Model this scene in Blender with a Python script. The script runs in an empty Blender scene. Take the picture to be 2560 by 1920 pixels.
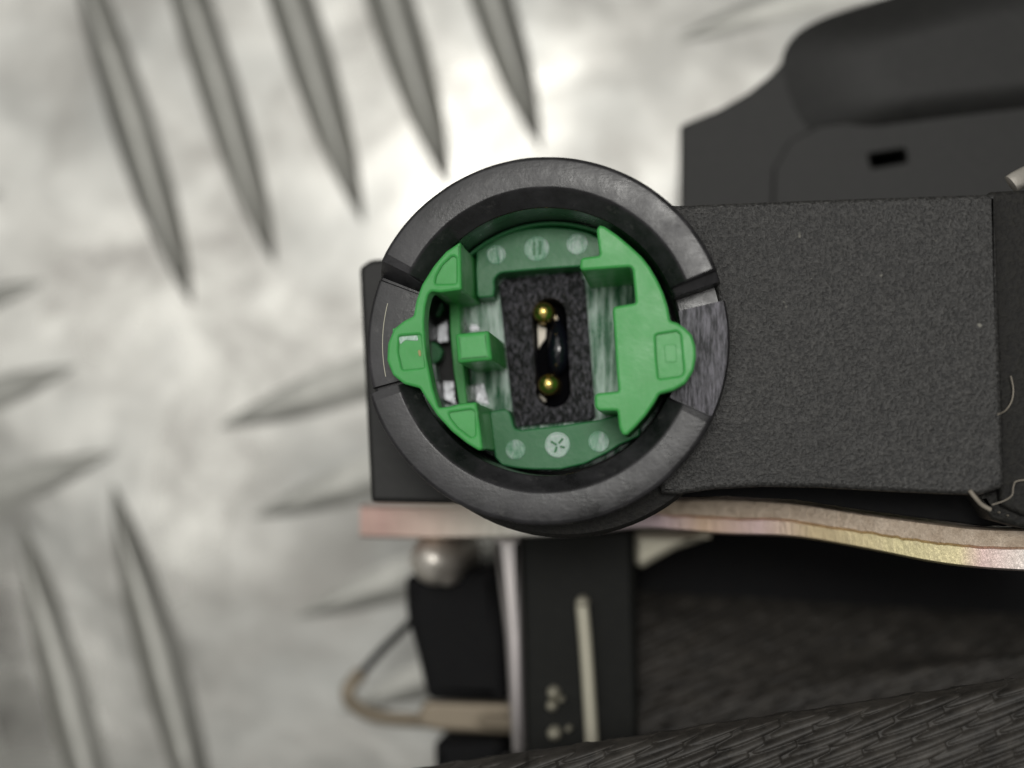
import bpy, bmesh, math, random
from mathutils import Vector, Matrix, noise
from mathutils.geometry import tessellate_polygon

random.seed(7)
S = 0.01                      # one millimetre in Blender units; scale_length makes it real size
C = bpy.context.scene.collection
scene = bpy.context.scene
scene.unit_settings.scale_length = 0.1

# ------------------------------------------------------------------ camera
H = 85.0                      # mm above the collar rim
FPX = 3484.0                  # focal length in pixels of the 2560 px wide photograph
VP = (1680.0, 1180.0)         # pixel of the point straight below the lens
v = Vector((VP[0]-1280, -(VP[1]-960), -FPX)).normalized()
Q = v.rotation_difference(Vector((0, 0, -1)))
cam_d = bpy.data.cameras.new('camera')
cam = bpy.data.objects.new('camera', cam_d); C.objects.link(cam)
cam.rotation_mode = 'QUATERNION'; cam.rotation_quaternion = Q
cam.location = (0, 0, H*S)
cam_d.sensor_width = 36; cam_d.lens = 36*FPX/2560
cam_d.clip_start = 0.01; cam_d.clip_end = 100
cam_d.dof.use_dof = True; cam_d.dof.focus_distance = (H+3.2)*S
cam_d.dof.aperture_fstop = 1.3
scene.camera = cam

# ------------------------------------------------------------------ world and lamps
w = bpy.data.worlds.new('World'); scene.world = w; w.use_nodes = True
bg = w.node_tree.nodes['Background']
bg.inputs[0].default_value = (0.86, 0.85, 0.80, 1); bg.inputs[1].default_value = 0.25

def area(name, loc, target, sx, sy, power, col):
    d = bpy.data.lights.new(name, 'AREA'); d.shape = 'RECTANGLE'; d.size = sx*S; d.size_y = sy*S
    d.energy = power; d.color = col
    o = bpy.data.objects.new(name, d); C.objects.link(o)
    o.location = Vector(loc)*S
    o.rotation_euler = (Vector(target)*S-o.location).to_track_quat('-Z', 'Y').to_euler()
    return o
area('overhead_softbox', (-165, 150, 420), (-90, 40, -10), 430, 470, 68, (1.0, 0.99, 0.955))  # added soft area lamp overhead, sized and placed for the plate reflections
area('sheen_softbox', (40, 75, 380), (0, 0, 0), 130, 90, 50, (1.0, 0.98, 0.94))  # added small lamp that gives the local sheen on collar and floor
scene.view_settings.view_transform = 'Standard'; scene.view_settings.look = 'None'
scene.view_settings.exposure = 0.0; scene.view_settings.gamma = 1.0

# ------------------------------------------------------------------ helpers
def W(x, y, z):
    """photo pixel seen at height z (mm) -> world point in mm"""
    d = Q @ Vector(((x-1280)/FPX, -(y-960)/FPX, -1.0))
    t = (z-H)/d.z
    return Vector((d.x*t, d.y*t, z))

def link(me, name, mat, parent=None):
    o = bpy.data.objects.new(name, me); C.objects.link(o)
    if mat: me.materials.append(mat)
    if len(me.polygons) < 60000: weight(o)
    if parent:
        o.parent = parent; o.matrix_parent_inverse = Matrix.Translation(parent_world(parent)).inverted()
    return o
def parent_world(p):
    l = Vector((0, 0, 0))
    if p.type == 'EMPTY': l = Vector(p.location)
    return l
def thing(name, label, cat, base, group=None):
    o = bpy.data.objects.new(name, None); C.objects.link(o); o.location = Vector(base)*S
    o.empty_display_size = 0.02
    o['label'] = label; o['category'] = cat
    if group: o['group'] = group
    return o
def tag(o, label, cat, group=None):
    o['label'] = label; o['category'] = cat
    if group: o['group'] = group
    return o

def smooth(me, ang=35):
    for p in me.polygons: p.use_smooth = True
    me.set_sharp_from_angle(angle=math.radians(ang))
def weight(o):
    m = o.modifiers.new('weighted', 'WEIGHTED_NORMAL'); m.keep_sharp = True; m.weight = 80

def rounded(pts, r):
    """round every corner of a pixel outline by about r pixels"""
    out = []; n = len(pts)
    for i in range(n):
        p = Vector(pts[i]); a = Vector(pts[i-1]); b = Vector(pts[(i+1) % n])
        la = (a-p).length; lb = (b-p).length
        ra = min(r, la*0.45); rb = min(r, lb*0.45)
        if ra < 0.4 or rb < 0.4: out.append(tuple(p)); continue
        s = p+(a-p)/la*ra; e = p+(b-p)/lb*rb
        for k in range(4):
            t = k/3.0
            q = s*(1-t)**2+p*2*t*(1-t)+e*t*t
            out.append((q.x, q.y))
    return out

def poly_mesh(loops, ztop, zbot, bevel=0.1, inset=0.0, r=4, bres=2):
    """solid from pixel outlines (first outer, others holes) traced at height ztop"""
    cu = bpy.data.curves.new('tmp', 'CURVE'); cu.dimensions = '2D'; cu.fill_mode = 'BOTH'
    for lp in loops:
        lp = rounded(lp, r) if r > 0 else lp
        sp = cu.splines.new('POLY'); sp.points.add(len(lp)-1)
        for k, p in enumerate(lp):
            q = W(p[0], p[1], ztop); sp.points[k].co = (q.x, q.y, 0, 1)
        sp.use_cyclic_u = True
    h = (ztop-zbot)/2
    cu.extrude = h-bevel; cu.bevel_depth = bevel; cu.bevel_resolution = bres; cu.offset = -bevel-inset
    o = bpy.data.objects.new('tmp', cu); C.objects.link(o)
    dg = bpy.context.evaluated_depsgraph_get()
    me = bpy.data.meshes.new_from_object(o.evaluated_get(dg))
    bpy.data.objects.remove(o); bpy.data.curves.remove(cu)
    me.transform(Matrix.Scale(S, 4) @ Matrix.Translation((0, 0, (ztop+zbot)/2)))
    me.materials.clear()
    smooth(me, 40)
    return me
def join_meshes(ms):
    bm = bmesh.new()
    for m in ms: bm.from_mesh(m)
    me = bpy.data.meshes.new('m'); bm.to_mesh(me); bm.free()
    smooth(me, 40)
    return me
def poly(name, loops, ztop, zbot, mat, parent=None, **k):
    if isinstance(loops[0][0], (int, float)): loops = [loops]
    return link(poly_mesh(loops, ztop, zbot, **k), name, mat, parent)

def mesh_from(verts, faces, ang=35):
    me = bpy.data.meshes.new('m'); me.from_pydata([tuple(Vector(q)*S) for q in verts], [], faces); me.update()
    bm = bmesh.new(); bm.from_mesh(me); bmesh.ops.recalc_face_normals(bm, faces=bm.faces); bm.to_mesh(me); bm.free()
    smooth(me, ang)
    return me

def grid_mesh(f, nu, nv, ang=180):
    vs = [f(i/nu, j/nv) for j in range(nv+1) for i in range(nu+1)]
    fs = [(j*(nu+1)+i, j*(nu+1)+i+1, (j+1)*(nu+1)+i+1, (j+1)*(nu+1)+i) for j in range(nv) for i in range(nu)]
    me = bpy.data.meshes.new('m'); me.from_pydata([tuple(Vector(q)*S) for q in vs], [], fs); me.update()
    for p in me.polygons: p.use_smooth = True
    return me

def catmull(pts, n=8):
    P = [Vector(p) for p in pts]; out = []
    for i in range(len(P)-1):
        a = P[max(i-1, 0)]; b = P[i]; c = P[i+1]; d = P[min(i+2, len(P)-1)]
        for k in range(n):
            t = k/n
            out.append(0.5*((2*b)+(c-a)*t+(2*a-5*b+4*c-d)*t*t+(3*b-a-3*c+d)*t**3))
    out.append(P[-1]); return out

def tube_mesh(path, rad, seg=12, flat=1.0):
    """tube along world mm points; rad may be a list"""
    vs = []; fs = []; n = len(path)
    for i, p in enumerate(path):
        t = (path[min(i+1, n-1)]-path[max(i-1, 0)]).normalized()
        s = t.cross(Vector((0, 0, 1)))
        s = s.normalized() if s.length > 1e-4 else Vector((1, 0, 0))
        u = s.cross(t).normalized()
        r = rad[i] if isinstance(rad, (list, tuple)) else rad
        for k in range(seg):
            a = 2*math.pi*k/seg
            vs.append(p+s*math.cos(a)*r+u*math.sin(a)*r*flat)
    for i in range(n-1):
        for k in range(seg):
            fs.append((i*seg+k, i*seg+(k+1) % seg, (i+1)*seg+(k+1) % seg, (i+1)*seg+k))
    fs.append(tuple(range(seg))[::-1]); fs.append(tuple((n-1)*seg+k for k in range(seg)))
    return mesh_from(vs, fs, 50)

def lathe_mesh(c, prof, seg=40):
    """prof: (radius, z) pairs from the bottom up, round world mm centre c"""
    vs = []; fs = []
    for r, z in prof:
        for k in range(seg):
            a = 2*math.pi*k/seg
            vs.append((c[0]+r*math.cos(a), c[1]+r*math.sin(a), z))
    n = len(prof)
    for i in range(n-1):
        for k in range(seg):
            fs.append((i*seg+k, i*seg+(k+1) % seg, (i+1)*seg+(k+1) % seg, (i+1)*seg+k))
    fs.append(tuple(range(seg))[::-1]); fs.append(tuple((n-1)*seg+k for k in range(seg)))
    return mesh_from(vs, fs, 40)

# ------------------------------------------------------------------ materials
def lin(c):
    return tuple(((x/255)/12.92 if x/255 <= 0.04045 else ((x/255+0.055)/1.055)**2.4) for x in c)+(1,)

class Mat:
    def __init__(s, name):
        s.m = bpy.data.materials.new(name); s.m.use_nodes = True
        s.t = s.m.node_tree; s.b = s.t.nodes['Principled BSDF']
        s.co = s.n('ShaderNodeTexCoord').outputs['Object']
    def n(s, typ, **k):
        x = s.t.nodes.new(typ)
        for a, b in k.items(): setattr(x, a, b)
        return x
    def l(s, a, b): s.t.links.new(a, b)
    def mapped(s, scale, rot=(0, 0, 0)):
        m = s.n('ShaderNodeMapping'); m.inputs['Scale'].default_value = scale; m.inputs['Rotation'].default_value = rot
        s.l(s.co, m.inputs['Vector']); return m.outputs[0]
    def noise(s, scale, detail=3, rough=0.55, vec=None, dist=0):
        x = s.n('ShaderNodeTexNoise'); x.inputs['Scale'].default_value = scale
        x.inputs['Detail'].default_value = detail; x.inputs['Roughness'].default_value = rough
        x.inputs['Distortion'].default_value = dist
        s.l(vec or s.co, x.inputs['Vector']); return x.outputs['Fac']
    def ramp(s, fac, stops):
        r = s.n('ShaderNodeValToRGB'); e = r.color_ramp.elements
        while len(e) < len(stops): e.new(0.5)
        for k, (p, c) in enumerate(stops):
            e[k].position = p; e[k].color = c if isinstance(c, tuple) else (c, c, c, 1)
        s.l(fac, r.inputs[0]); return r.outputs[0]
    def mix(s, fac, a, b, mode='MIX'):
        x = s.n('ShaderNodeMix', data_type='RGBA', blend_type=mode)
        if isinstance(fac, (int, float)): x.inputs[0].default_value = fac
        else: s.l(fac, x.inputs[0])
        for i, q in ((6, a), (7, b)):
            if isinstance(q, tuple): x.inputs[i].default_value = q
            else: s.l(q, x.inputs[i])
        return x.outputs[2]
    def bump(s, h, strength, dist, prev=None):
        x = s.n('ShaderNodeBump'); x.inputs['Strength'].default_value = strength; x.inputs['Distance'].default_value = dist
        s.l(h, x.inputs['Height'])
        if prev: s.l(prev, x.inputs['Normal'])
        s.l(x.outputs[0], s.b.inputs['Normal']); return x.outputs[0]
    def set(s, **k):
        for a, q in k.items():
            a = {'color': 'Base Color', 'rough': 'Roughness', 'metal': 'Metallic', 'spec': 'Specular IOR Level',
                 'sss': 'Subsurface Weight', 'coat': 'Coat Weight', 'coatr': 'Coat Roughness'}[a]
            if isinstance(q, (int, float, tuple)): s.b.inputs[a].default_value = q
            else: s.l(q, s.b.inputs[a])
        return s

# tread plate aluminium
M = Mat('tread_aluminium')
big = M.noise(1.6, 2, 0.5); fine = M.noise(160, 3, 0.6)
blot = M.noise(4.5, 3, 0.55, dist=0.3)
smud = M.ramp(M.noise(9, 6, 0.68, dist=0.4), [(0.42, 0.0), (0.70, 1.0)])
M.set(color=M.mix(smud, M.mix(M.ramp(blot, [(0.36, 0.0), (0.62, 1.0)]), (0.42, 0.42, 0.40, 1), (0.68, 0.67, 0.63, 1)), (0.32, 0.31, 0.29, 1)), metal=1.0,
      rough=M.ramp(blot, [(0.3, 0.36), (0.7, 0.24)]))
n1 = M.bump(blot, 0.22, 0.02); n2 = M.bump(big, 0.9, 0.07, n1); M.bump(fine, 0.08, 0.002, n2)
ALU = M.m
M = Mat('worn_aluminium_ridge')
blot = M.noise(6, 3, 0.6); fine = M.noise(160, 3, 0.6)
M.set(color=M.mix(blot, (0.36, 0.36, 0.335, 1), (0.54, 0.535, 0.50, 1)), metal=1.0, rough=M.ramp(blot, [(0.3, 0.58), (0.7, 0.42)]))
M.bump(fine, 0.15, 0.002, M.bump(blot, 0.4, 0.02)); RIDGE = M.m

def black_plastic(name, base, light, grain, gs, rough, grainamt=0.5, speck=True, mott=18, spec=0.45):
    M = Mat(name)
    g = M.noise(gs, 2, 0.6); m = M.noise(mott, 5, 0.65)
    col = M.mix(M.ramp(g, [(0.40, 0.0), (0.68, 1.0)]), base, light)
    col = M.mix(M.ramp(m, [(0.35, 0.0), (0.75, 0.45)]), col, tuple(c*1.7 for c in base[:3])+(1,))
    if speck:
        sp = M.noise(95, 1, 0.4)
        col = M.mix(M.ramp(sp, [(0.79, 0.0), (0.82, 0.8)]), col, (0.30, 0.29, 0.25, 1))
    M.set(color=col, rough=rough, spec=spec)
    M.bump(g, grain, 0.004)
    return M.m
GRAIN = black_plastic('grained_black_plastic', (0.012, 0.0118, 0.0115, 1), (0.062, 0.060, 0.057, 1), 0.35, 520, 0.42)
STEP = black_plastic('dusty_black_plastic', (0.006, 0.0055, 0.005, 1), (0.016, 0.015, 0.012, 1), 0.4, 300, 0.7)
SMOOTHB = black_plastic('smooth_black_plastic', (0.009, 0.009, 0.0085, 1), (0.013, 0.013, 0.012, 1), 0.05, 120, 0.5, speck=False, spec=0.4)
BLOCKM = black_plastic('matt_olive_black_plastic', (0.0065, 0.007, 0.006, 1), (0.009, 0.0095, 0.008, 1), 0.1, 120, 0.65, speck=False, spec=0.25)
COVERM = black_plastic('soft_sheen_black_plastic', (0.008, 0.008, 0.0075, 1), (0.012, 0.012, 0.011, 1), 0.05, 120, 0.55, speck=False, spec=0.4)
DEEP = black_plastic('deep_black_plastic', (0.005, 0.005, 0.006, 1), (0.007, 0.007, 0.007, 1), 0.1, 120, 0.75, speck=False, spec=0.2)
BLOCK = black_plastic('rough_black_block', (0.010, 0.010, 0.012, 1), (0.060, 0.058, 0.066, 1), 1.0, 300, 0.30, speck=False)

M = Mat('rough_black_block')
g = M.noise(360, 3, 0.65, vec=M.mapped((1.8, 0.8, 1), (0, 0, 0.15)))
M.set(color=M.mix(M.ramp(g, [(0.45, 0.0), (0.68, 1.0)]), (0.010, 0.010, 0.012, 1), (0.17, 0.16, 0.19, 1)), rough=M.ramp(g, [(0.4, 0.45), (0.6, 0.22)]), spec=0.6)
M.bump(g, 0.9, 0.004); BLOCK = M.m

M = Mat('scuffed_collar_plastic')
m1 = M.noise(26, 6, 0.7); m2 = M.noise(110, 4, 0.7)
st = M.noise(60, 4, 0.7, vec=M.mapped((1, 7, 1), (0, 0, 0.35)))
col = M.mix(M.ramp(m1, [(0.38, 0.0), (0.72, 1.0)]), (0.008, 0.008, 0.009, 1), (0.040, 0.038, 0.043, 1))
col = M.mix(M.ramp(st, [(0.64, 0.0), (0.80, 0.35)]), col, (0.10, 0.10, 0.10, 1))
col = M.mix(M.ramp(m2, [(0.60, 0.0), (0.78, 0.45)]), col, (0.13, 0.125, 0.12, 1))
M.set(color=col, rough=M.ramp(m1, [(0.35, 0.22), (0.65, 0.46)]), spec=0.55)
M.bump(m2, 0.12, 0.002, M.bump(st, 0.05, 0.002))
COLLAR = M.m

M = Mat('scraped_collar_painted_sheen')
st = M.noise(70, 5, 0.7, vec=M.mapped((6, 1, 1), (0, 0, 0.12)))
col = M.mix(M.ramp(st, [(0.40, 0.0), (0.62, 1.0)]), (0.06, 0.059, 0.066, 1), (0.25, 0.24, 0.275, 1))  # pale streaks: scrape wear together with sheen painted into the colour
M.set(color=col, rough=0.33, spec=0.6); M.bump(st, 0.6, 0.006)
SCRAPE_SHEEN = M.m

def green(name, a, b, rough, bumpamt, sc=(1, 1, 1), white=0.0, coat=0.0):
    M = Mat(name)
    n = M.noise(40, 4, 0.6, vec=M.mapped(sc, (0, 0, -0.07))); f = M.noise(420, 2, 0.5)
    col = M.mix(M.ramp(n, [(0.35, 0.0), (0.7, 1.0)]), a, b)
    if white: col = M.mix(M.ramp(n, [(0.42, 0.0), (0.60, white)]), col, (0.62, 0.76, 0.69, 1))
    M.set(color=col, rough=M.ramp(M.noise(30, 4, 0.7), [(0.35, max(0.1, rough-0.08)), (0.7, rough+0.10)]), sss=0.25, coat=coat, spec=0.4)
    M.b.inputs['Subsurface Radius'].default_value = (0.3, 1.0, 0.4); M.b.inputs['Subsurface Scale'].default_value = 0.006
    M.bump(f, 0.06, 0.001, M.bump(n, bumpamt, 0.004))
    return M.m
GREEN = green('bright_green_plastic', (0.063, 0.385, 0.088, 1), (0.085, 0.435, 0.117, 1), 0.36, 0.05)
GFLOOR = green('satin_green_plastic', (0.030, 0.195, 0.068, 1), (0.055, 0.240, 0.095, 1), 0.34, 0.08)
GSHEEN = green('brushed_green_painted_sheen', (0.022, 0.140, 0.058, 1), (0.07, 0.24, 0.13, 1), 0.25, 0.9, (5, 0.5, 1), white=0.9)  # white streaks painted into the green stand in for reflected sheen
MARK = green('frosted_green_plastic', (0.16, 0.40, 0.24, 1), (0.45, 0.68, 0.54, 1), 0.30, 0.6, (3, 1, 1), white=0.5)

M = Mat('gold_plating'); g = M.noise(90, 3)
M.set(color=M.mix(g, (0.92, 0.62, 0.14, 1), (1.0, 0.80, 0.30, 1)), metal=1.0, rough=0.25); GOLD = M.m
M = Mat('gloss_black_core'); g = M.noise(30, 2)
M.set(color=M.mix(g, (0.004, 0.005, 0.009, 1), (0.008, 0.009, 0.014, 1)), rough=0.1, spec=0.6); GLOSS = M.m
M = Mat('matte_black_void'); M.set(color=(0.003, 0.003, 0.004, 1), rough=0.9, spec=0.05); VOID = M.m
M = Mat('tinned_contact'); g = M.noise(60, 4, 0.7)
M.set(color=M.mix(g, (0.26, 0.265, 0.28, 1), (0.62, 0.63, 0.66, 1)), metal=1.0, rough=0.4); M.bump(g, 0.5, 0.006); TIN = M.m
M = Mat('ivory_metal'); g = M.noise(60, 3)
M.set(color=M.mix(g, (0.50, 0.46, 0.38, 1), (0.62, 0.57, 0.48, 1)), metal=0.3, rough=0.4); IVORY = M.m

M = Mat('zinc_passivated_steel')
n = M.noise(2.6, 3, 0.5, vec=M.mapped((2.2, 0.8, 1))); f = M.noise(60, 4, 0.7, vec=M.mapped((4, 1, 1)))
sx = M.n('ShaderNodeSeparateXYZ'); M.l(M.co, sx.inputs[0])
mr = M.n('ShaderNodeMath', operation='MULTIPLY_ADD'); M.l(sx.outputs[0], mr.inputs[0]); mr.inputs[1].default_value = 1/0.46; mr.inputs[2].default_value = 0.22/0.46-0.06
ad = M.n('ShaderNodeMath', operation='MULTIPLY_ADD'); M.l(n, ad.inputs[0]); ad.inputs[1].default_value = 0.12; M.l(mr.outputs[0], ad.inputs[2])
col = M.ramp(ad.outputs[0], [(0.0, (.50, .34, .30, 1)), (.10, (.80, .64, .55, 1)), (.2, (.90, .86, .76, 1)), (.36, (.86, .84, .86, 1)), (.47, (.92, .72, .76, 1)), (.53, (.80, .58, .42, 1)),
    (.61, (.80, .60, .58, 1)), (.68, (.80, .64, .40, 1)), (.80, (.76, .68, .40, 1)), (.875, (.78, .69, .42, 1)), (.91, (.80, .60, .56, 1)), (1.0, (.86, .84, .78, 1))])
col = M.mix(M.ramp(f, [(0.50, 0.0), (0.8, 0.35)]), col, (0.5, 0.42, 0.32, 1))
M.set(color=col, metal=0.75, rough=0.42); M.bump(f, 0.2, 0.005); ZINC = M.m
M = Mat('grey_zinc'); f = M.noise(8, 3)
M.set(color=M.mix(f, (0.46, 0.45, 0.42, 1), (0.60, 0.54, 0.56, 1)), metal=0.8, rough=0.4); GZINC = M.m
M = Mat('torn_steel_edge'); f = M.noise(60, 5, 0.75, vec=M.mapped((2, 2, 1)))
M.set(color=M.mix(M.ramp(f, [(0.3, 0.0), (0.7, 1.0)]), (0.55, 0.43, 0.32, 1), (0.90, 0.76, 0.62, 1)), metal=0.65, rough=0.55)
M.bump(f, 0.5, 0.008); TORN = M.m
M = Mat('bare_steel'); f = M.noise(30, 4, 0.6)
M.set(color=M.mix(f, (0.66, 0.60, 0.52, 1), (0.92, 0.88, 0.82, 1)), metal=0.8, rough=0.38); M.bump(f, 0.2, 0.01); STEEL = M.m
M = Mat('pale_grey_metal'); f = M.noise(18, 4, 0.6)
M.set(color=M.mix(f, (0.44, 0.42, 0.33, 1), (0.60, 0.57, 0.47, 1)), metal=0.4, rough=0.5); PALE = M.m
M = Mat('dull_brass_wire'); f = M.noise(12, 3)
M.set(color=M.mix(f, (0.20, 0.17, 0.13, 1), (0.36, 0.30, 0.22, 1)), metal=0.5, rough=0.42); BRASS = M.m
M = Mat('dark_webbing_fabric'); f = M.noise(50, 4, 0.7); h = M.noise(300, 3, 0.7)
col = M.mix(M.ramp(f, [(0.3, 0.0), (0.75, 1.0)]), (0.016, 0.0145, 0.0128, 1), (0.070, 0.063, 0.055, 1))
col = M.mix(M.ramp(h, [(0.58, 0.0), (0.78, 0.5)]), col, (0.10, 0.088, 0.075, 1))
M.set(color=col, rough=0.55, spec=0.5); M.bump(h, 0.15, 0.002); CLOTH = M.m
M = Mat('pale_lint'); f = M.noise(40, 2)
M.set(color=M.mix(f, (0.24, 0.21, 0.17, 1), (0.42, 0.38, 0.32, 1)), rough=0.8); LINT = M.m

# ------------------------------------------------------------------ tread plate
ZP = -40.0
def plate_f(u, v):
    x = -150+300*u; y = -120+260*v
    z = ZP+0.35*noise.noise(Vector((x*0.045, y*0.045, 3)))+0.04*noise.noise(Vector((x*0.16, y*0.16, 9)))
    return (x, y, z)
plate = link(grid_mesh(plate_f, 300, 260), 'tread_plate', ALU)
plate['kind'] = 'structure'; plate['label'] = 'bright five-bar aluminium tread plate, the surface under everything'

def bar_mesh(L, wd, hgt=1.5):
    nu, nv = 48, 16
    def f(u, v):
        s = 2*u-1; t = 2*v-1
        hw = wd/2*max(0.02, (1-abs(s)**2.1))**0.85
        e = min(1, (1-abs(s))/0.30)
        prof = max(0.0, 1-abs(t)**1.7)**1.25
        return (s*L/2, t*hw, hgt*prof*(e*(2-e))-0.12)
    return grid_mesh(f, nu, nv)
BARL = 38.5
barm = bar_mesh(BARL, 4.7)
barm.materials.append(RIDGE)
def raised_bar(tip, direction, k=1.0):
    a = W(tip[0], tip[1], ZP); b = W(tip[0]+direction[0]*100, tip[1]+direction[1]*100, ZP)
    d = (b-a).normalized(); c = a+d*BARL/2
    o = bpy.data.objects.new('tread_bar', barm); C.objects.link(o); o.parent = plate
    o.scale = (1, 1, k)
    o.location = (c.x*S, c.y*S, (ZP+0.0)*S); o.rotation_euler = (0, 0, math.atan2(d.y, d.x)+random.uniform(-.01, .01))
UP = (-0.31, -0.95); DN = (0.27, 0.96); RT = (0.95, -0.33); LF = (-0.95, 0.33)
for t in [(265, 862), (482, 765), (695, 672), (912, 572), (1130, 475), (1352, 375)][1:]: raised_bar(t, UP)
for t in [(277, 1205), (45, 1298), (-190, 1390), (-420, 1480)]: raised_bar(t, DN)
for t in [(545, 1070), (628, 1298), (736, 1545), (840, 1780)]: raised_bar(t, RT, 0.30)
for t in [(10, 480), (104, 700), (190, 912), (290, 1130), (380, 1350)][:4]: raised_bar(t, LF, 0.28)
for t in [(1480, -300), (1569, -100), (1666, 112), (1760, 330), (1860, 550)]: raised_bar(t, RT, 0.30)
for t in [(1100, 2180), (1330, 2080)]: raised_bar(t, DN)

# ------------------------------------------------------------------ connector
CX, CY = 1358.0, 848.0
cc = W(CX, CY, 0)
MM = FPX/H                                     # pixels per mm at the rim
conn = thing('belt_tensioner_connector', 'black plastic tensioner socket with round collar and bright green locking insert', 'electrical connector', (cc.x, cc.y, -20))

# housing: box under the collar, grained arm to the right, lower step beyond it
box_pts = [(897, 668), (925, 648), (1100, 640), (1760, 560), (1800, 1230), (1500, 1262), (1090, 1259), (926, 1256)]
house = poly('housing', box_pts, -10.1, -19, SMOOTHB, conn, bevel=0.35, r=10)
def circ(px, py, r, a0, a1, n):
    return [(px+r*math.cos(math.radians(a0+(a1-a0)*k/n)), py-r*math.sin(math.radians(a0+(a1-a0)*k/n))) for k in range(n+1)]
arm_pts = circ(1362, 856, 446, 52, -50, 26)+[(1652, 1234), (1700, 1236), (1780, 1224), (1900, 1217), (2050, 1219), (2200, 1228),
          (2380, 1236), (2452, 1238), (2512, 1216), (2500, 850), (2490, 484), (2300, 490), (2000, 500), (1800, 508), (1690, 513)]
arm = poly('arm', arm_pts, -2.6, -13, GRAIN, conn, bevel=0.3, r=6, bres=3)
step = poly('end_step', [(2470, 478), (2800, 462), (2820, 1300), (2560, 1290), (2500, 1262), (2490, 900)], -3.9, -13, STEP, conn, bevel=0.3, r=12)
poly('arm_end_foot', [(2440, 1235), (2520, 1215), (2800, 1215), (2800, 1330), (2560, 1322), (2480, 1300)], -4.6, -12, STEP, conn, bevel=0.4, r=10)
bmc = lathe_mesh(W(1408, 884, -3.6), [(10.2, -9.6), (11.60, -9.6), (11.75, -4.4), (11.5, -3.8), (10.2, -3.6), (10.2, -9.6)], 90)
bmd = bmesh.new(); bmd.from_mesh(bmc); bmesh.ops.delete(bmd, geom=[f for f in bmd.faces if len(f.verts) > 8], context='FACES_ONLY'); bmd.to_mesh(bmc); bmd.free()
poly('arm_underside', [(1640, 1180), (2520, 1180), (2520, 1316), (2440, 1313), (2325, 1299), (2154, 1276), (1984, 1250), (1813, 1241), (1650, 1244)], -8.2, -14, DEEP, conn, bevel=0.15, r=6)
base = link(bmc, 'collar_base', STEP, conn)

# collar with raised arcs, grooves and lower seats
RO, RC, RI = 468/MM, 386/MM, 343/MM
KEY = [(-24.5, -1.55), (-25.3, -0.1), (-27.5, 0.0), (-160.0, 0.0), (-163.0, -0.15), (-163.9, -2.1), (-165.2, -2.1), (-165.4, -1.55),
       (-200.6, -1.55), (-201.0, -1.68), (-201.8, -1.68), (-206.3, -0.14), (-209.0, 0.0),
       (-337.6, 0.0), (-338.2, -0.1), (-338.5, -0.75), (-341.6, -1.0), (-341.8, -2.9), (-345.8, -2.9), (-347.2, -2.9), (-347.4, -1.55), (-384.5, -1.55)]
def htop(a):
    a = a % 360 - 360
    if a > -24.5: a -= 360
    for (a0, h0), (a1, h1) in zip(KEY, KEY[1:]):
        if a1 <= a <= a0:
            return h0+(h1-h0)*(a0-a)/(a0-a1)
    return 0.0
angs = sorted(set([round(-k*1.0, 3) for k in range(0, 360)]+[round((k[0]) % 360-360, 3) for k in KEY]+[round((k[0]+0.05) % 360-360, 3) for k in KEY]), reverse=True)
vs = []; fs = []
NP = 12
seatmat = []
for a in angs:
    h = htop(a); ra = math.radians(a)
    seat = h < -0.5
    rc = RC if not seat else RI+0.12
    low = h-1.15 if not seat else h-0.15
    prof = [(RI, -9.6), (RI, low), (RI+0.06, low+0.08), (rc-0.12, h-0.16), (rc-0.02, h-0.04), (rc+0.12, h), ((rc+RO)/2, h+0.02),
            (RO-0.30, h), (RO-0.14, h-0.05), (RO-0.04, h-0.16), (RO, h-0.35), (RO-0.05, -9.6)]
    if h > -0.3 and not seat:
        pass
    for r_, z_ in prof:
        jit = 0.012*noise.noise(Vector((math.cos(ra)*6, math.sin(ra)*6, r_)))
        vs.append((cc.x+math.cos(ra)*(r_+jit), cc.y+math.sin(ra)*(r_+jit), z_+jit))
n = len(angs)
for i in range(n):
    j = (i+1) % n
    for k in range(NP-1):
        fs.append((i*NP+k, j*NP+k, j*NP+k+1, i*NP+k+1))
me = mesh_from(vs, fs, 38)
collar = link(me, 'collar', COLLAR, conn); me.materials.append(SCRAPE_SHEEN)
for p in me.polygons:
    c = p.center/S-cc; a = math.degrees(math.atan2(c.y, c.x))
    if -24.3 < a < 12.4 and abs(c.z+1.55) < 0.25 and RI+0.15 < c.xy.length < RO-0.2: p.material_index = 1

# fine long scratches and moulding line on the left seat
def arc_line(r, a0, a1, z, rad, name, mat, n=40):
    path = [Vector((cc.x+r*math.cos(math.radians(a0+(a1-a0)*k/n)), cc.y+r*math.sin(math.radians(a0+(a1-a0)*k/n)), z)) for k in range(n+1)]
    return link(tube_mesh(path, rad, 6), name, mat, conn)
arc_line(RO-1.05, 166, 192, -1.54, 0.030, 'moulding_line', PALE)

# ---- green insert
ins = bpy.data.objects.new('locking_insert', None); C.objects.link(ins)
ins.parent = conn; ins.empty_display_size = 0.01
def ins_child(me, name, mat):
    o = bpy.data.objects.new(name, me); C.objects.link(o); me.materials.append(mat); weight(o)
    o.parent = ins; o.matrix_parent_inverse = Matrix.Translation(Vector(conn.location)).inverted()
    return o
def ipoly(name, loops, zt, zb, mat, **k):
    if isinstance(loops[0][0], (int, float)): loops = [loops]
    return ins_child(poly_mesh(loops, zt, zb, **k), name, mat)

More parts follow.
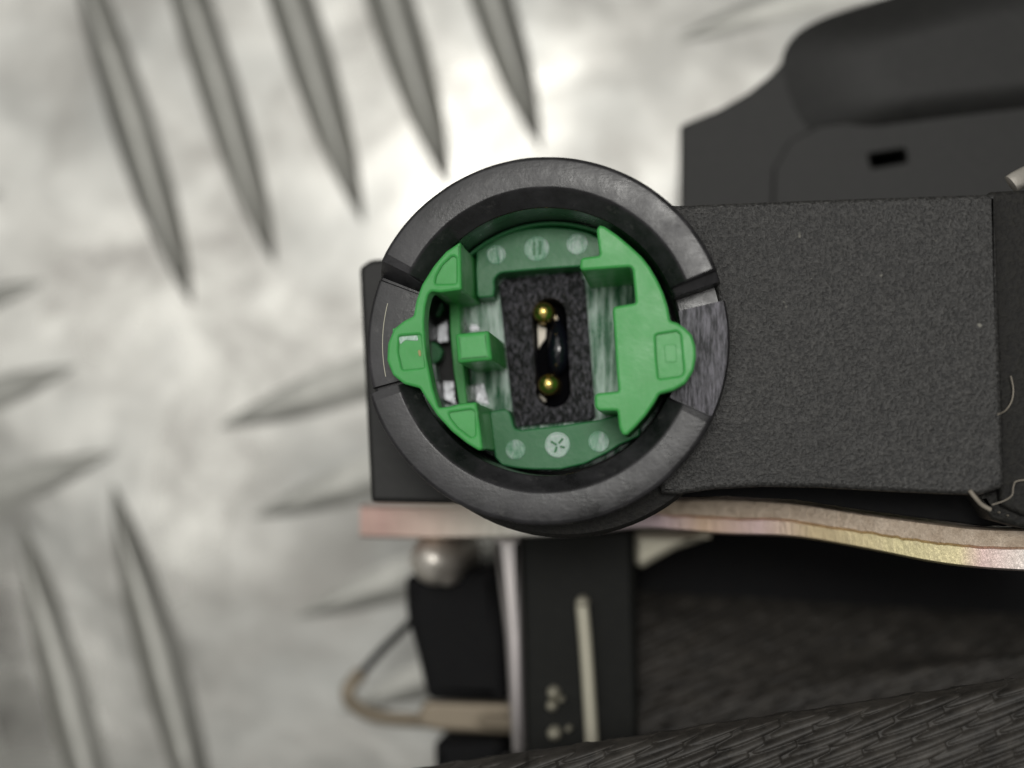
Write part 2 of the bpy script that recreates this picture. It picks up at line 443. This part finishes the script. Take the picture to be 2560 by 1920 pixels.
Louter = [(1151, 604), (1114, 629), (1084, 664), (1054, 712), (1040, 751), (1033, 790), (1010, 801), (984, 822), (969, 859), (967, 902), (982, 938),
          (1010, 960), (1049, 970), (1067, 1000), (1092, 1038), (1130, 1079), (1168, 1109), (1198, 1127), (1207, 1122), (1199, 1060), (1191, 1005),
          (1150, 1009), (1125, 1016), (1097, 1019), (1082, 972), (1072, 922), (1064, 881), (1061, 831), (1060, 802), (1063, 766), (1070, 737),
          (1078, 728), (1100, 731), (1154, 724), (1153, 667)]
pk1 = [(1131, 640), (1107, 662), (1091, 690), (1088, 709), (1140, 708), (1140, 644)]
pk2 = [(1122, 1032), (1178, 1024), (1186, 1030), (1187, 1089), (1178, 1093), (1145, 1068), (1126, 1044)]
pk3 = [(998, 840), (1050, 836), (1056, 880), (1060, 918), (1006, 924), (996, 880)]
Lin = [(1151, 604), (1114, 629), (1084, 664), (1054, 712), (1040, 751), (1033, 790), (1034, 870), (1049, 970), (1067, 1000), (1092, 1038),
       (1130, 1079), (1168, 1109), (1198, 1127), (1207, 1122), (1199, 1060), (1191, 1005), (1150, 1009), (1125, 1016), (1097, 1019), (1082, 972),
       (1072, 922), (1064, 881), (1061, 831), (1060, 802), (1063, 766), (1070, 737), (1078, 728), (1100, 731), (1154, 724), (1153, 667)]
def shift(pts, z0, z1):
    """the same vertical edge seen at another height"""
    out = []
    for p in pts:
        q = W(p[0], p[1], z0); q.z = z1
        d = Q.inverted() @ (q-Vector((0, 0, H)))
        out.append((1280+FPX*d.x/-d.z, 960-FPX*d.y/-d.z))
    return out
ZT = 0.25
left_ms = [poly_mesh([Louter, pk1, pk2, pk3], ZT, -1.48, bevel=0.16, r=5),
           poly_mesh([shift([(1151, 604), (1114, 629), (1084, 664), (1056, 712), (1072, 727), (1100, 730), (1154, 723), (1153, 667)], ZT, -0.72)], -0.72, -8.4, bevel=0.05, inset=0.03, r=5),
           poly_mesh([shift([(1084, 1022), (1125, 1017), (1191, 1006), (1199, 1060), (1207, 1121), (1198, 1126), (1168, 1108), (1130, 1078), (1092, 1037)], ZT, -0.72)], -0.72, -8.4, bevel=0.05, inset=0.03, r=5),
           poly_mesh([shift([(980, 820), (1062, 826), (1068, 935), (985, 938)], ZT, 0.08)], 0.08, -0.7, bevel=0.04, r=3)]
for pk in (pk1, pk2):
    left_ms.append(poly_mesh([shift(pk, ZT, 0.08)], 0.08, -0.6, bevel=0.02, inset=-0.25, r=4))
ins_child(join_meshes(left_ms), 'left_latch', GREEN)

Router = [(1499, 562), (1512, 566), (1544, 588), (1577, 616), (1605, 642), (1625, 668), (1644, 701), (1659, 733), (1670, 768), (1676, 802),
          (1692, 806), (1712, 819), (1730, 837), (1739, 866), (1740, 893), (1734, 926), (1714, 958), (1685, 975), (1648, 985), (1636, 1007),
          (1614, 1039), (1587, 1069), (1567, 1088), (1556, 1087), (1548, 1070), (1543, 1027), (1496, 1027), (1487, 1018), (1486, 990), (1492, 983), (1546, 978),
          (1541, 924), (1536, 840), (1531, 774), (1536, 766), (1589, 757), (1585, 715), (1581, 674), (1575, 667), (1456, 676), (1449, 670), (1451, 647),
          (1460, 643), (1499, 638), (1494, 600), (1491, 573)]
pk4 = [(1640, 838), (1692, 829), (1700, 838), (1708, 930), (1702, 938), (1648, 946), (1643, 900)]
Rin = [p for p in Router if not (1676 < p[0] and 805 < p[1] < 980)]
right_ms = [poly_mesh([Router, pk4], ZT, -1.48, bevel=0.17, r=5),
            poly_mesh([shift(Rin, ZT, -0.72)], -0.72, -8.6, bevel=0.05, inset=0.03, r=5),
            poly_mesh([shift([(1632, 825), (1700, 820), (1718, 940), (1642, 955)], ZT, 0.08)], 0.08, -0.7, bevel=0.04, r=3)]
ins_child(join_meshes(right_ms), 'right_latch', GREEN)
ipoly('small_pad', [(1660, 862), (1690, 860), (1692, 905), (1664, 907)], 0.12, -0.2, GREEN, bevel=0.03, r=6)

WEAR = green('orange_worn_plastic', (0.42, 0.36, 0.14, 1), (0.50, 0.42, 0.20, 1), 0.5, 0.1)
for q in ([(1044, 876), (1051, 874), (1053, 890), (1047, 891)],):
    ipoly('wear_mark', q, 0.13, 0.0, WEAR, bevel=0.03, r=4)
ipoly('wear_mark', [(996, 842), (1044, 838), (1046, 852), (1012, 850), (1000, 862)], 0.12, 0.0, MARK, bevel=0.02, r=5)
# centre rib with the square tab on it
ipoly('rib', [(1123, 735), (1146, 735), (1153, 850), (1168, 1012), (1148, 1014), (1134, 930), (1125, 830)], -6.3, -8.7, GREEN, bevel=0.08, r=3)
ipoly('square_tab', [(1137, 834), (1222, 826), (1230, 900), (1143, 908)], ZT, -8.0, GREEN, bevel=0.30, r=7, bres=3)

# floor segments with ejector marks
ZF = -6.0
up_seg = [(1191, 622), (1200, 612), (1235, 594), (1271, 581), (1314, 571), (1379, 567), (1430, 571), (1470, 580), (1530, 610), (1600, 670), (1600, 690), (1457, 664+2),
          (1350, 673), (1255, 682), (1243, 688), (1236, 700), (1237, 722), (1234, 742), (1196, 745), (1191, 738), (1189, 680)]
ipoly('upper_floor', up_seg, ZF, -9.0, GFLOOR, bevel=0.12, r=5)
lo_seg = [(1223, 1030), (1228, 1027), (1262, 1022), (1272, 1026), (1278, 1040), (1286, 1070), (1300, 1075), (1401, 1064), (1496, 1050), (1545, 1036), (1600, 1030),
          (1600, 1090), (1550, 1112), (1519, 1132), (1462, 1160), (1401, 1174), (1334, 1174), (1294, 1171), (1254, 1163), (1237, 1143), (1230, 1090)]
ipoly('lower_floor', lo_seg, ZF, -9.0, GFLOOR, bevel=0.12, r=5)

# deep brushed floor with painted sheen streaks, round with a window for the black block
BL = [(1245, 697), (1449, 672), (1464, 722), (1489, 1041), (1470, 1050), (1284, 1068), (1262, 860)]
dc = W(1380, 872, -8.6); rr = 8.25
def world_px(x, y, z):
    d = Q.inverted() @ (Vector((x, y, z))-Vector((0, 0, H)))
    return (1280+FPX*d.x/-d.z, 960-FPX*d.y/-d.z)
disc = [world_px(dc.x+rr*math.cos(2*math.pi*k/72), dc.y+rr*math.sin(2*math.pi*k/72), -8.6) for k in range(72)]
win = [(1262, 716), (1462, 697), (1488, 1046), (1287, 1064)]
hole2 = [(1066, 745), (1122, 735), (1150, 790), (1176, 860), (1180, 1012), (1098, 1012)]
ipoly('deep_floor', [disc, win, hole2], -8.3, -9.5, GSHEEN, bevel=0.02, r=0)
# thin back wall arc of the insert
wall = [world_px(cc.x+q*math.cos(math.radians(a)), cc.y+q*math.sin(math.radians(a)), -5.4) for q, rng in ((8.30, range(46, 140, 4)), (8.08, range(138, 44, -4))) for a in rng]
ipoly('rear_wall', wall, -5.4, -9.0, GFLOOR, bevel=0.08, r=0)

# ejector pin marks, with raised rims and moulded strokes
def mark(px, py, r, strokes=()):
    c = W(px, py, ZF); R = r/FPX*(H-ZF)
    prof = [(R, ZF-0.05), (R, ZF+0.05), (R-0.03, ZF+0.075), (R-0.08, ZF+0.075), (R-0.11, ZF+0.04), (R*0.5, ZF+0.03), (0.02, ZF+0.035)]
    ms = [lathe_mesh(c, prof, 32)]
    for (x0, y0, x1, y1, t) in strokes:
        a = Vector((x0-x1, y0-y1)); nrm = Vector((-a.y, a.x)).normalized()*t/2
        q = [(px+x0+nrm.x, py+y0+nrm.y), (px+x1+nrm.x, py+y1+nrm.y), (px+x1-nrm.x, py+y1-nrm.y), (px+x0-nrm.x, py+y0-nrm.y)]
        ipoly('moulded_stroke', q, ZF+0.12, ZF, GFLOOR, bevel=0.02, r=1)
    ins_child(join_meshes(ms), 'ejector_mark', MARK)
mark(1240, 637, 25); mark(1342, 622, 32, [(-7, -17, -7, 16, 5), (8, -20, 8, 14, 5)]); mark(1443, 610, 27)
mark(1289, 1124, 25); mark(1394, 1112, 32, [(-17, -9, -3, 0, 5), (3, -4, 13, -16, 5), (-3, 5, -7, 19, 5), (6, 4, 18, 7, 5)]); mark(1497, 1104, 26)

# silver contacts showing through the opening on both sides of the rib
def contact(y0, y1, xs, slant=0):
    for (x0, x1) in xs:
        a = W(x0, y0, -9.0); b = W(x1, y0, -9.0); c = W(x1+4, y1, -9.4); d = W(x0+4, y1, -9.4)
        vs = [a, b, c, d]+[q-Vector((0, 0, 0.3)) for q in (a, b, c, d)]
        me = mesh_from(vs, [(0, 1, 2, 3), (4, 5, 6, 7), (0, 1, 5, 4), (1, 2, 6, 5), (2, 3, 7, 6), (3, 0, 4, 7)], 20)
        link(me, 'contact_blade', TIN, conn)
def blade(pts, z, tilt):
    top = [W(x, y, z)+Vector((0, 0, tilt*k)) for k, (x, y) in zip((0, 1, 1, 0), pts)]
    vs = top+[q-Vector((0, 0, 0.25)) for q in top]
    link(mesh_from(vs, [(0, 1, 2, 3), (4, 5, 6, 7), (0, 1, 5, 4), (1, 2, 6, 5), (2, 3, 7, 6), (3, 0, 4, 7)], 20), 'contact_blade', TIN, conn)
blade([(1069, 806), (1092, 820), (1093, 852), (1072, 845)], -8.35, 0.1)
blade([(1094, 818), (1118, 800), (1119, 853), (1096, 856)], -8.35, -0.1)
blade([(1083, 958), (1107, 954), (1110, 1000), (1094, 985)], -8.35, 0.1)
blade([(1109, 954), (1132, 953), (1138, 1010), (1112, 998)], -8.35, -0.1)
blade([(1147, 782), (1158, 788), (1172, 828), (1150, 832)], -8.1, 0.1)
blade([(1175, 812), (1192, 812), (1200, 824), (1176, 826)], -8.1, -0.1)
blade([(1165, 966), (1187, 962), (1189, 1002), (1168, 1004)], -8.1, 0.1)
blade([(1189, 962), (1207, 958), (1222, 1012), (1191, 1003)], -8.1, -0.1)
# small dark green blocks seen down the opening
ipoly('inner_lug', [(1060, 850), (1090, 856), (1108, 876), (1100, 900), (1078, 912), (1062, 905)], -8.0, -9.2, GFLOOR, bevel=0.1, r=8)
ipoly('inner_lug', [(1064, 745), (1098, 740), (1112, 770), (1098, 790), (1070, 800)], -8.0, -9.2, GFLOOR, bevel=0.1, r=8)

# black contact block with slot
def slot(cx, cy, hw, hl, rot, n=10):
    out = []
    for k in range(n+1):
        a = math.pi*k/n; out.append((hw*math.cos(a), -(hl-hw)-hw*math.sin(a)))
    for k in range(n+1):
        a = math.pi+math.pi*k/n; out.append((hw*math.cos(a), (hl-hw)-hw*math.sin(a)))
    c, s = math.cos(rot), math.sin(rot)
    return [(cx+x*c-y*s, cy+x*s+y*c) for x, y in out]
sl = slot(1378, 882, 43, 137, math.radians(-3.0))
blk = poly('contact_block', [[(1262, 697), (1449, 679), (1463, 715), (1489, 1041), (1480, 1050), (1286, 1068), (1262, 860), (1246, 712)], sl], -7.9, -9.6, BLOCK, conn, bevel=0.12, r=5)
def bchild(me, name, mat):
    o = bpy.data.objects.new(name, me); C.objects.link(o); me.materials.append(mat); weight(o)
    o.parent = blk
    return o
bchild(poly_mesh([slot(1378, 882, 47, 141, math.radians(-3.0))], -9.75, -9.9, bevel=0.02, r=0), 'slot_base', VOID)
def pin(px, py):
    c = W(px, py, -7.3); R = 0.73
    prof = [(R*1.0, -9.8), (R, -7.9)]+[(R*math.cos(math.radians(t)), -7.9+R*0.95*math.sin(math.radians(t))) for t in range(10, 90, 10)]+[(0.01, -7.9+R*0.95)]
    bchild(lathe_mesh(c, prof, 32), 'contact_pin', GOLD)
pin(1357, 779); pin(1370, 960)
core = catmull([W(1392, 805, -9.2), W(1396, 840, -8.9), W(1397, 880, -8.8), W(1394, 915, -9.0), W(1385, 935, -9.6)], 6)
bchild(tube_mesh(core, [0.25+0.52*math.sin(math.pi*min(1, max(0.05, k/(len(core)-1)))) for k in range(len(core))], 16), 'shunt_core', GLOSS)
bchild(poly_mesh([[(1343, 808), (1352, 815), (1366, 822), (1364, 846), (1352, 862), (1346, 874)]], -9.35, -9.6, bevel=0.03, r=2), 'shunt_spring', IVORY)
bchild(poly_mesh([[(1386, 778), (1396, 798), (1382, 802)]], -9.35, -9.6, bevel=0.03, r=1), 'shunt_spring', IVORY)
bchild(poly_mesh([[(1348, 984), (1366, 1000), (1362, 1006), (1350, 994)]], -9.35, -9.6, bevel=0.03, r=1), 'shunt_spring', IVORY)

# lower shell in shadow
poly('lower_shell', [(1590, 1290), (2900, 1200), (2900, 2300), (1590, 2300)], -31, -39, DEEP, conn, bevel=0.5, r=20)

# ------------------------------------------------------------------ zinc plated bracket
br = thing('zinc_plated_bracket', 'iridescent zinc plated steel bracket with wavy sheared edge under the black arm', 'bracket', W(1700, 1300, -30))
prof = [(900, 1262, 1343, -20), (1100, 1264, 1346, -19), (1400, 1258, 1340, -16.5), (1600, 1249, 1322, -14), (1700, 1247, 1327, -13), (1813, 1245, 1336, -12), (1984, 1255, 1343, -10.5),
        (2154, 1281, 1371, -9), (2325, 1304, 1405, -8), (2440, 1317, 1420, -7.5), (2560, 1321, 1428, -7), (2850, 1325, 1440, -6)]
dense = catmull([Vector((a, b, c)) for a, b, c, d in prof], 14)
dz = catmull([Vector((a, d, 0)) for a, b, c, d in prof], 14)
vs = []; fs = []; cols = 8
for k, (p, q) in enumerate(zip(dense, dz)):
    x, yt, yb, z = p.x, p.y, p.z, q.y
    j = 2.5*noise.noise(Vector((x*0.03, 0, 0)))+3*noise.noise(Vector((x*0.009, 5, 0)))
    if x > 2140 and x < 2440: j += 4*noise.noise(Vector((x*0.06, 2, 2)))
    fr = 0.50+0.05*math.sin(x*0.004)
    ym = yt+(yb-yt)*fr+j
    ridge = 1 if 1700 < x else max(0.0, (x-1600)/100)
    vs += [W(x, yt, z)-Vector((0, 0, 9)), W(x, yt+1, z-0.35), W(x, yt+7, z-0.05), W(x, ym-3, z-0.02), W(x, ym, z-0.22*ridge), W(x, ym+4, z+0.08*ridge),
           W(x, yb-5, z), W(x, yb, z-0.25), W(x, yb, z-0.3)-Vector((0, 0, 9))]
cols = 9
for k in range(len(dense)-1):
    for c in range(cols-1):
        fs.append((k*cols+c, (k+1)*cols+c, (k+1)*cols+c+1, k*cols+c+1))
me = mesh_from(vs, fs, 50)
edge = link(me, 'sheared_edge', ZINC, br); me.materials.append(TORN)
for p in me.polygons:
    if p.index % (cols-1) in (1, 2, 3) and p.index//(cols-1) > 44: p.material_index = 1
poly('flange', [(1582, 1332), (1790, 1330), (1760, 1352), (1690, 1375), (1640, 1402), (1604, 1424), (1584, 1410)], -20, -30, PALE, br, bevel=0.5, r=12)
poly('upright', [(1232, 1338), (1302, 1338), (1308, 1600), (1318, 2050), (1290, 2050), (1262, 1600)], -21, -34, GZINC, br, bevel=0.55, r=6, bres=4)
# rounded bolt head below the bracket
bc = W(1078, 1402, -20)
bolt = link(lathe_mesh(bc, [(2.0, -34), (2.1, -23.4), (2.0, -22), (1.6, -20.9), (1.1, -20.3), (0.5, -20.05), (0.02, -20.0)], 32), 'bolt_head', STEEL, br)
link(lathe_mesh(W(1112, 1440, -21.5), [(0.8, -30), (0.85, -22.5), (0.7, -21.8), (0.3, -21.4), (0.02, -21.3)], 24), 'bolt_tip', STEEL, br)

# ------------------------------------------------------------------ slotted black block with pale rod
sb = thing('slotted_block', 'matt black upright block with pale rod and small studs beside the zinc upright', 'plastic block', W(1440, 1650, -36))
poly('body', [(1296, 1325), (1584, 1325), (1592, 1700), (1600, 2080), (1318, 2080), (1310, 1600)], -19, -36, BLOCKM, sb, bevel=0.4, r=8)
link(tube_mesh(catmull([W(1455, 1512, -17.9), W(1463, 1600, -17.9), W(1472, 1730, -17.9), W(1482, 1900, -17.9)], 6), 0.52, 14, 0.7), 'rod', PALE, sb)
link(lathe_mesh(W(1455, 1508, -17.7), [(0.52, -19.2), (0.52, -17.9), (0.4, -17.6), (0.15, -17.45), (0.01, -17.4)], 20), 'rod_end', PALE, sb)
for (x, y, r) in ((1382, 1735, 0.50), (1378, 1768, 0.44), (1384, 1838, 0.55), (1420, 1826, 0.26), (1402, 1752, 0.26)):
    link(lathe_mesh(W(x, y, -18), [(r, -19.3), (r*0.95, -18.5), (r*0.6, -18.1), (r*0.2, -17.95), (0.01, -17.9)], 16), 'stud', PALE, sb)

# ------------------------------------------------------------------ dark sleeve and wire clip behind
slv = poly('rubber_sleeve', [(1008, 1440), (1245, 1415), (1262, 1600), (1268, 1760), (1065, 1752), (1040, 1640), (1012, 1540)], -25, -39, DEEP, None, bevel=1.0, r=20, bres=4)
tag(slv, 'soft black tapered sleeve standing below the rounded bolt head', 'rubber sleeve')
foot = poly('black_foot', [(1082, 1855), (1258, 1850), (1290, 2100), (1092, 2100)], -26, -39, DEEP, None, bevel=0.8, r=16)
tag(foot, 'black foot in the gap below the brown wire clip, at the lower frame edge', 'plastic foot')
clip = thing('wire_clip', 'dull brown metal wire clip bent to a point beside the black sleeve', 'wire clip', W(1000, 1780, -34))
link(tube_mesh(catmull([W(1040, 1540, -27), W(1010, 1572, -28), W(955, 1625, -29.5), W(905, 1682, -31)], 8), 0.34, 12), 'upper_leg', DEEP, clip)
link(tube_mesh(catmull([W(905, 1680, -31), W(872, 1722, -31), W(880, 1758, -30.5), W(940, 1790, -29.5), W(1040, 1800, -28.5), W(1180, 1800, -27), W(1300, 1808, -25.5)], 8), 0.62, 12, 0.6), 'lower_leg', BRASS, clip)
poly('flat_bar', [(1060, 1752), (1292, 1758), (1296, 1838), (1090, 1828), (1030, 1812)], -26.5, -27.6, BRASS, clip, bevel=0.4, r=12, bres=3)

# ------------------------------------------------------------------ black cover, upper right
cv = thing('moulded_black_cover', 'smooth black plastic cover with rounded shell and small square slot, upper right', 'plastic cover', W(2150, 300, -36))
poly('flange', [[(1700, 316), (1712, 308), (1800, 272), (1870, 232), (1925, 188), (1960, 150), (2100, 130), (2900, 130), (2900, 640), (1698, 640)], [(2173, 387), (2261, 373), (2267, 403), (2181, 418)]], -24, -37, COVERM, cv, bevel=0.2, r=5)
shell_out = rounded([(1952, 158), (1962, 118), (1993, 78), (2060, 42), (2200, 0), (2350, -50), (2900, -200), (2900, 262), (2560, 300), (2300, 332), (2120, 356), (2030, 336), (1982, 262)], 45)
vs = []; fs = []; NR = 16; nb = len(shell_out)
for k in range(NR+1):
    f = k/NR; sc = 1-0.50*f; z = -23.9+1.5*math.sin(f*math.pi/2)
    for (x, y) in shell_out:
        vs.append(W(2480+(x-2480)*sc, 130+(y-130)*(1-0.62*f), z))
for k in range(NR):
    for q in range(nb):
        fs.append((k*nb+q, k*nb+(q+1) % nb, (k+1)*nb+(q+1) % nb, (k+1)*nb+q))
fs.append(tuple(NR*nb+q for q in range(nb)))
base_i = len(vs); vs += [W(x, y, -23.9)-Vector((0, 0, 12)) for (x, y) in shell_out]
for q in range(nb): fs.append((base_i+q, base_i+(q+1) % nb, (q+1) % nb, q))
link(mesh_from(vs, fs, 50), 'shell', COVERM, cv)
poly('ledge', [[(1935, 420), (1975, 350), (2050, 312), (2300, 285), (2900, 200), (2900, 560), (1930, 560)], [(2172, 386), (2262, 372), (2268, 404), (2180, 419)]], -23.3, -36, COVERM, cv, bevel=0.18, r=5, bres=3)
tip = link(tube_mesh(catmull([W(2526, 462, -7), W(2548, 448, -7.2), W(2590, 430, -8), (W(2700, 400, -9))], 6), [0.28]+[0.62]*18, 16, 0.6), 'metal_tongue', STEEL)
tag(tip, 'pale silver metal tongue poking in at the right edge above the arm', 'metal tongue')

# ------------------------------------------------------------------ dark webbing, folded
def web_path(x):
    yb = 1905-(x-1150)*0.150          # crest of the near fold
    return [(1440+(x-1600)*0.06, -38), (1470+(x-1600)*0.06, -32), (1540+(x-1600)*0.05, -28), (1640, -25), (yb-60, -22), (yb+30, -20), (yb+6, -12), (yb-4, -7.6), (yb+4, -6.4), (yb+30, -5.4), (yb+120, -4.6), (yb+220, -4.3), (yb+330, -4.1), (yb+560, -4)]
def web_f(u, v):
    m = 13; s = v*m; i = min(int(s), m-1); t = s-i
    x0 = 1592-560*min(1, max(0, (s-3.2)/2.2)); x = x0+(2900-x0)*u
    P = web_path(x)
    a = P[max(i-1, 0)]; b = P[i]; c = P[i+1]; d = P[min(i+2, m)]
    y = 0.5*(2*b[0]+(c[0]-a[0])*t+(2*a[0]-5*b[0]+4*c[0]-d[0])*t*t+(3*b[0]-a[0]-3*c[0]+d[0])*t**3)
    z = 0.5*(2*b[1]+(c[1]-a[1])*t+(2*a[1]-5*b[1]+4*c[1]-d[1])*t*t+(3*b[1]-a[1]-3*c[1]+d[1])*t**3)
    if x < 1600 and i < 4: z -= (1600-x)*0.02
    p = W(x, y, z)
    if i >= 6 or i < 5:
        best = 0.0
        ca, sa = math.cos(math.radians(14)), math.sin(math.radians(14))
        al = p.x*ca+p.y*sa; ac = -p.x*sa+p.y*ca
        k0 = round(ac/0.66)
        for k in (k0-1, k0, k0+1):
            m0 = math.floor(al/3.1-k*0.39)
            for mm in (m0, m0+1):
                dx = al-(mm+0.5+k*0.39)*3.1+0.7*noise.noise(Vector((mm*3.3, k*2.9, 7))); dy = ac-k*0.66-0.16*noise.noise(Vector((mm*1.3, k*1.7, 0)))
                a_ = dx*0.989+dy*0.15; b_ = -dx*0.15+dy*0.989
                e = 1-(a_/2.6)**2-(b_/0.31)**2
                if e > 0: best = max(best, math.sqrt(e)*(0.70+0.5*noise.noise(Vector((mm*2.1, k*0.9, 4)))))
        p.z += (0.75 if i >= 6 else 0.55)*best+0.3*noise.noise(Vector((p.x*0.25, p.y*0.25, 0)))
    else:
        row = (p.y-0.10*p.x)/0.9+0.5*noise.noise(Vector((p.x*0.2, p.y*0.2, 8))); k = math.floor(row); f = row-k
        p.z += 0.25*math.sin(math.pi*f)*max(0, noise.noise(Vector((p.x*0.3+k, k*1.7, 0)))+0.4)+0.7*noise.noise(Vector((p.x*0.12, p.y*0.12, 4)))
    return p
web = link(grid_mesh(web_f, 620, 500), 'seat_belt_webbing', CLOTH)
tag(web, 'dark brown-black woven belt webbing folded across the lower right corner', 'seat belt')

# ------------------------------------------------------------------ lint and debris
def fibre(pts, r, label):
    o = link(tube_mesh(catmull([W(*p) for p in pts], 8), r, 8), 'lint_fibre', LINT)
    tag(o, label, 'lint', 'lint caught on the arm end')
fibre([(2424, 1226, -2.5), (2440, 1246, -2.6), (2455, 1262, -2.9), (2476, 1274, -3.1)], 0.13, 'short pale flake of lint at the lower corner of the arm')
fibre([(2480, 1262, -3), (2510, 1252, -3.2), (2530, 1238, -3.2), (2534, 1215, -3.3), (2545, 1202, -3.4), (2600, 1198, -3.5)], 0.04, 'thin curled lint thread crossing the step at the lower right of the arm')
fibre([(2527, 940, -3.4), (2533, 970, -3.6), (2530, 1000, -3.6), (2515, 1025, -3.5), (2495, 1036, -2.4)], 0.045, 'thin lint hair lying upright halfway down the dark end step')

for q in ((2522, 1262), (2538, 1270), (2508, 1282), (2549, 1253), (2530, 1290)):
    c = W(q[0], q[1], -3.3); R = random.uniform(0.05, 0.11)
    o = link(lathe_mesh(c, [(R, -4.6), (R*1.1, -4.3), (R*0.6, -4.15), (0.005, -4.1)], 7), 'dirt_crumb', LINT)
    tag(o, 'tiny pale crumb of dirt below the dark end step at the right edge', 'dirt', 'dirt crumbs by the end step')
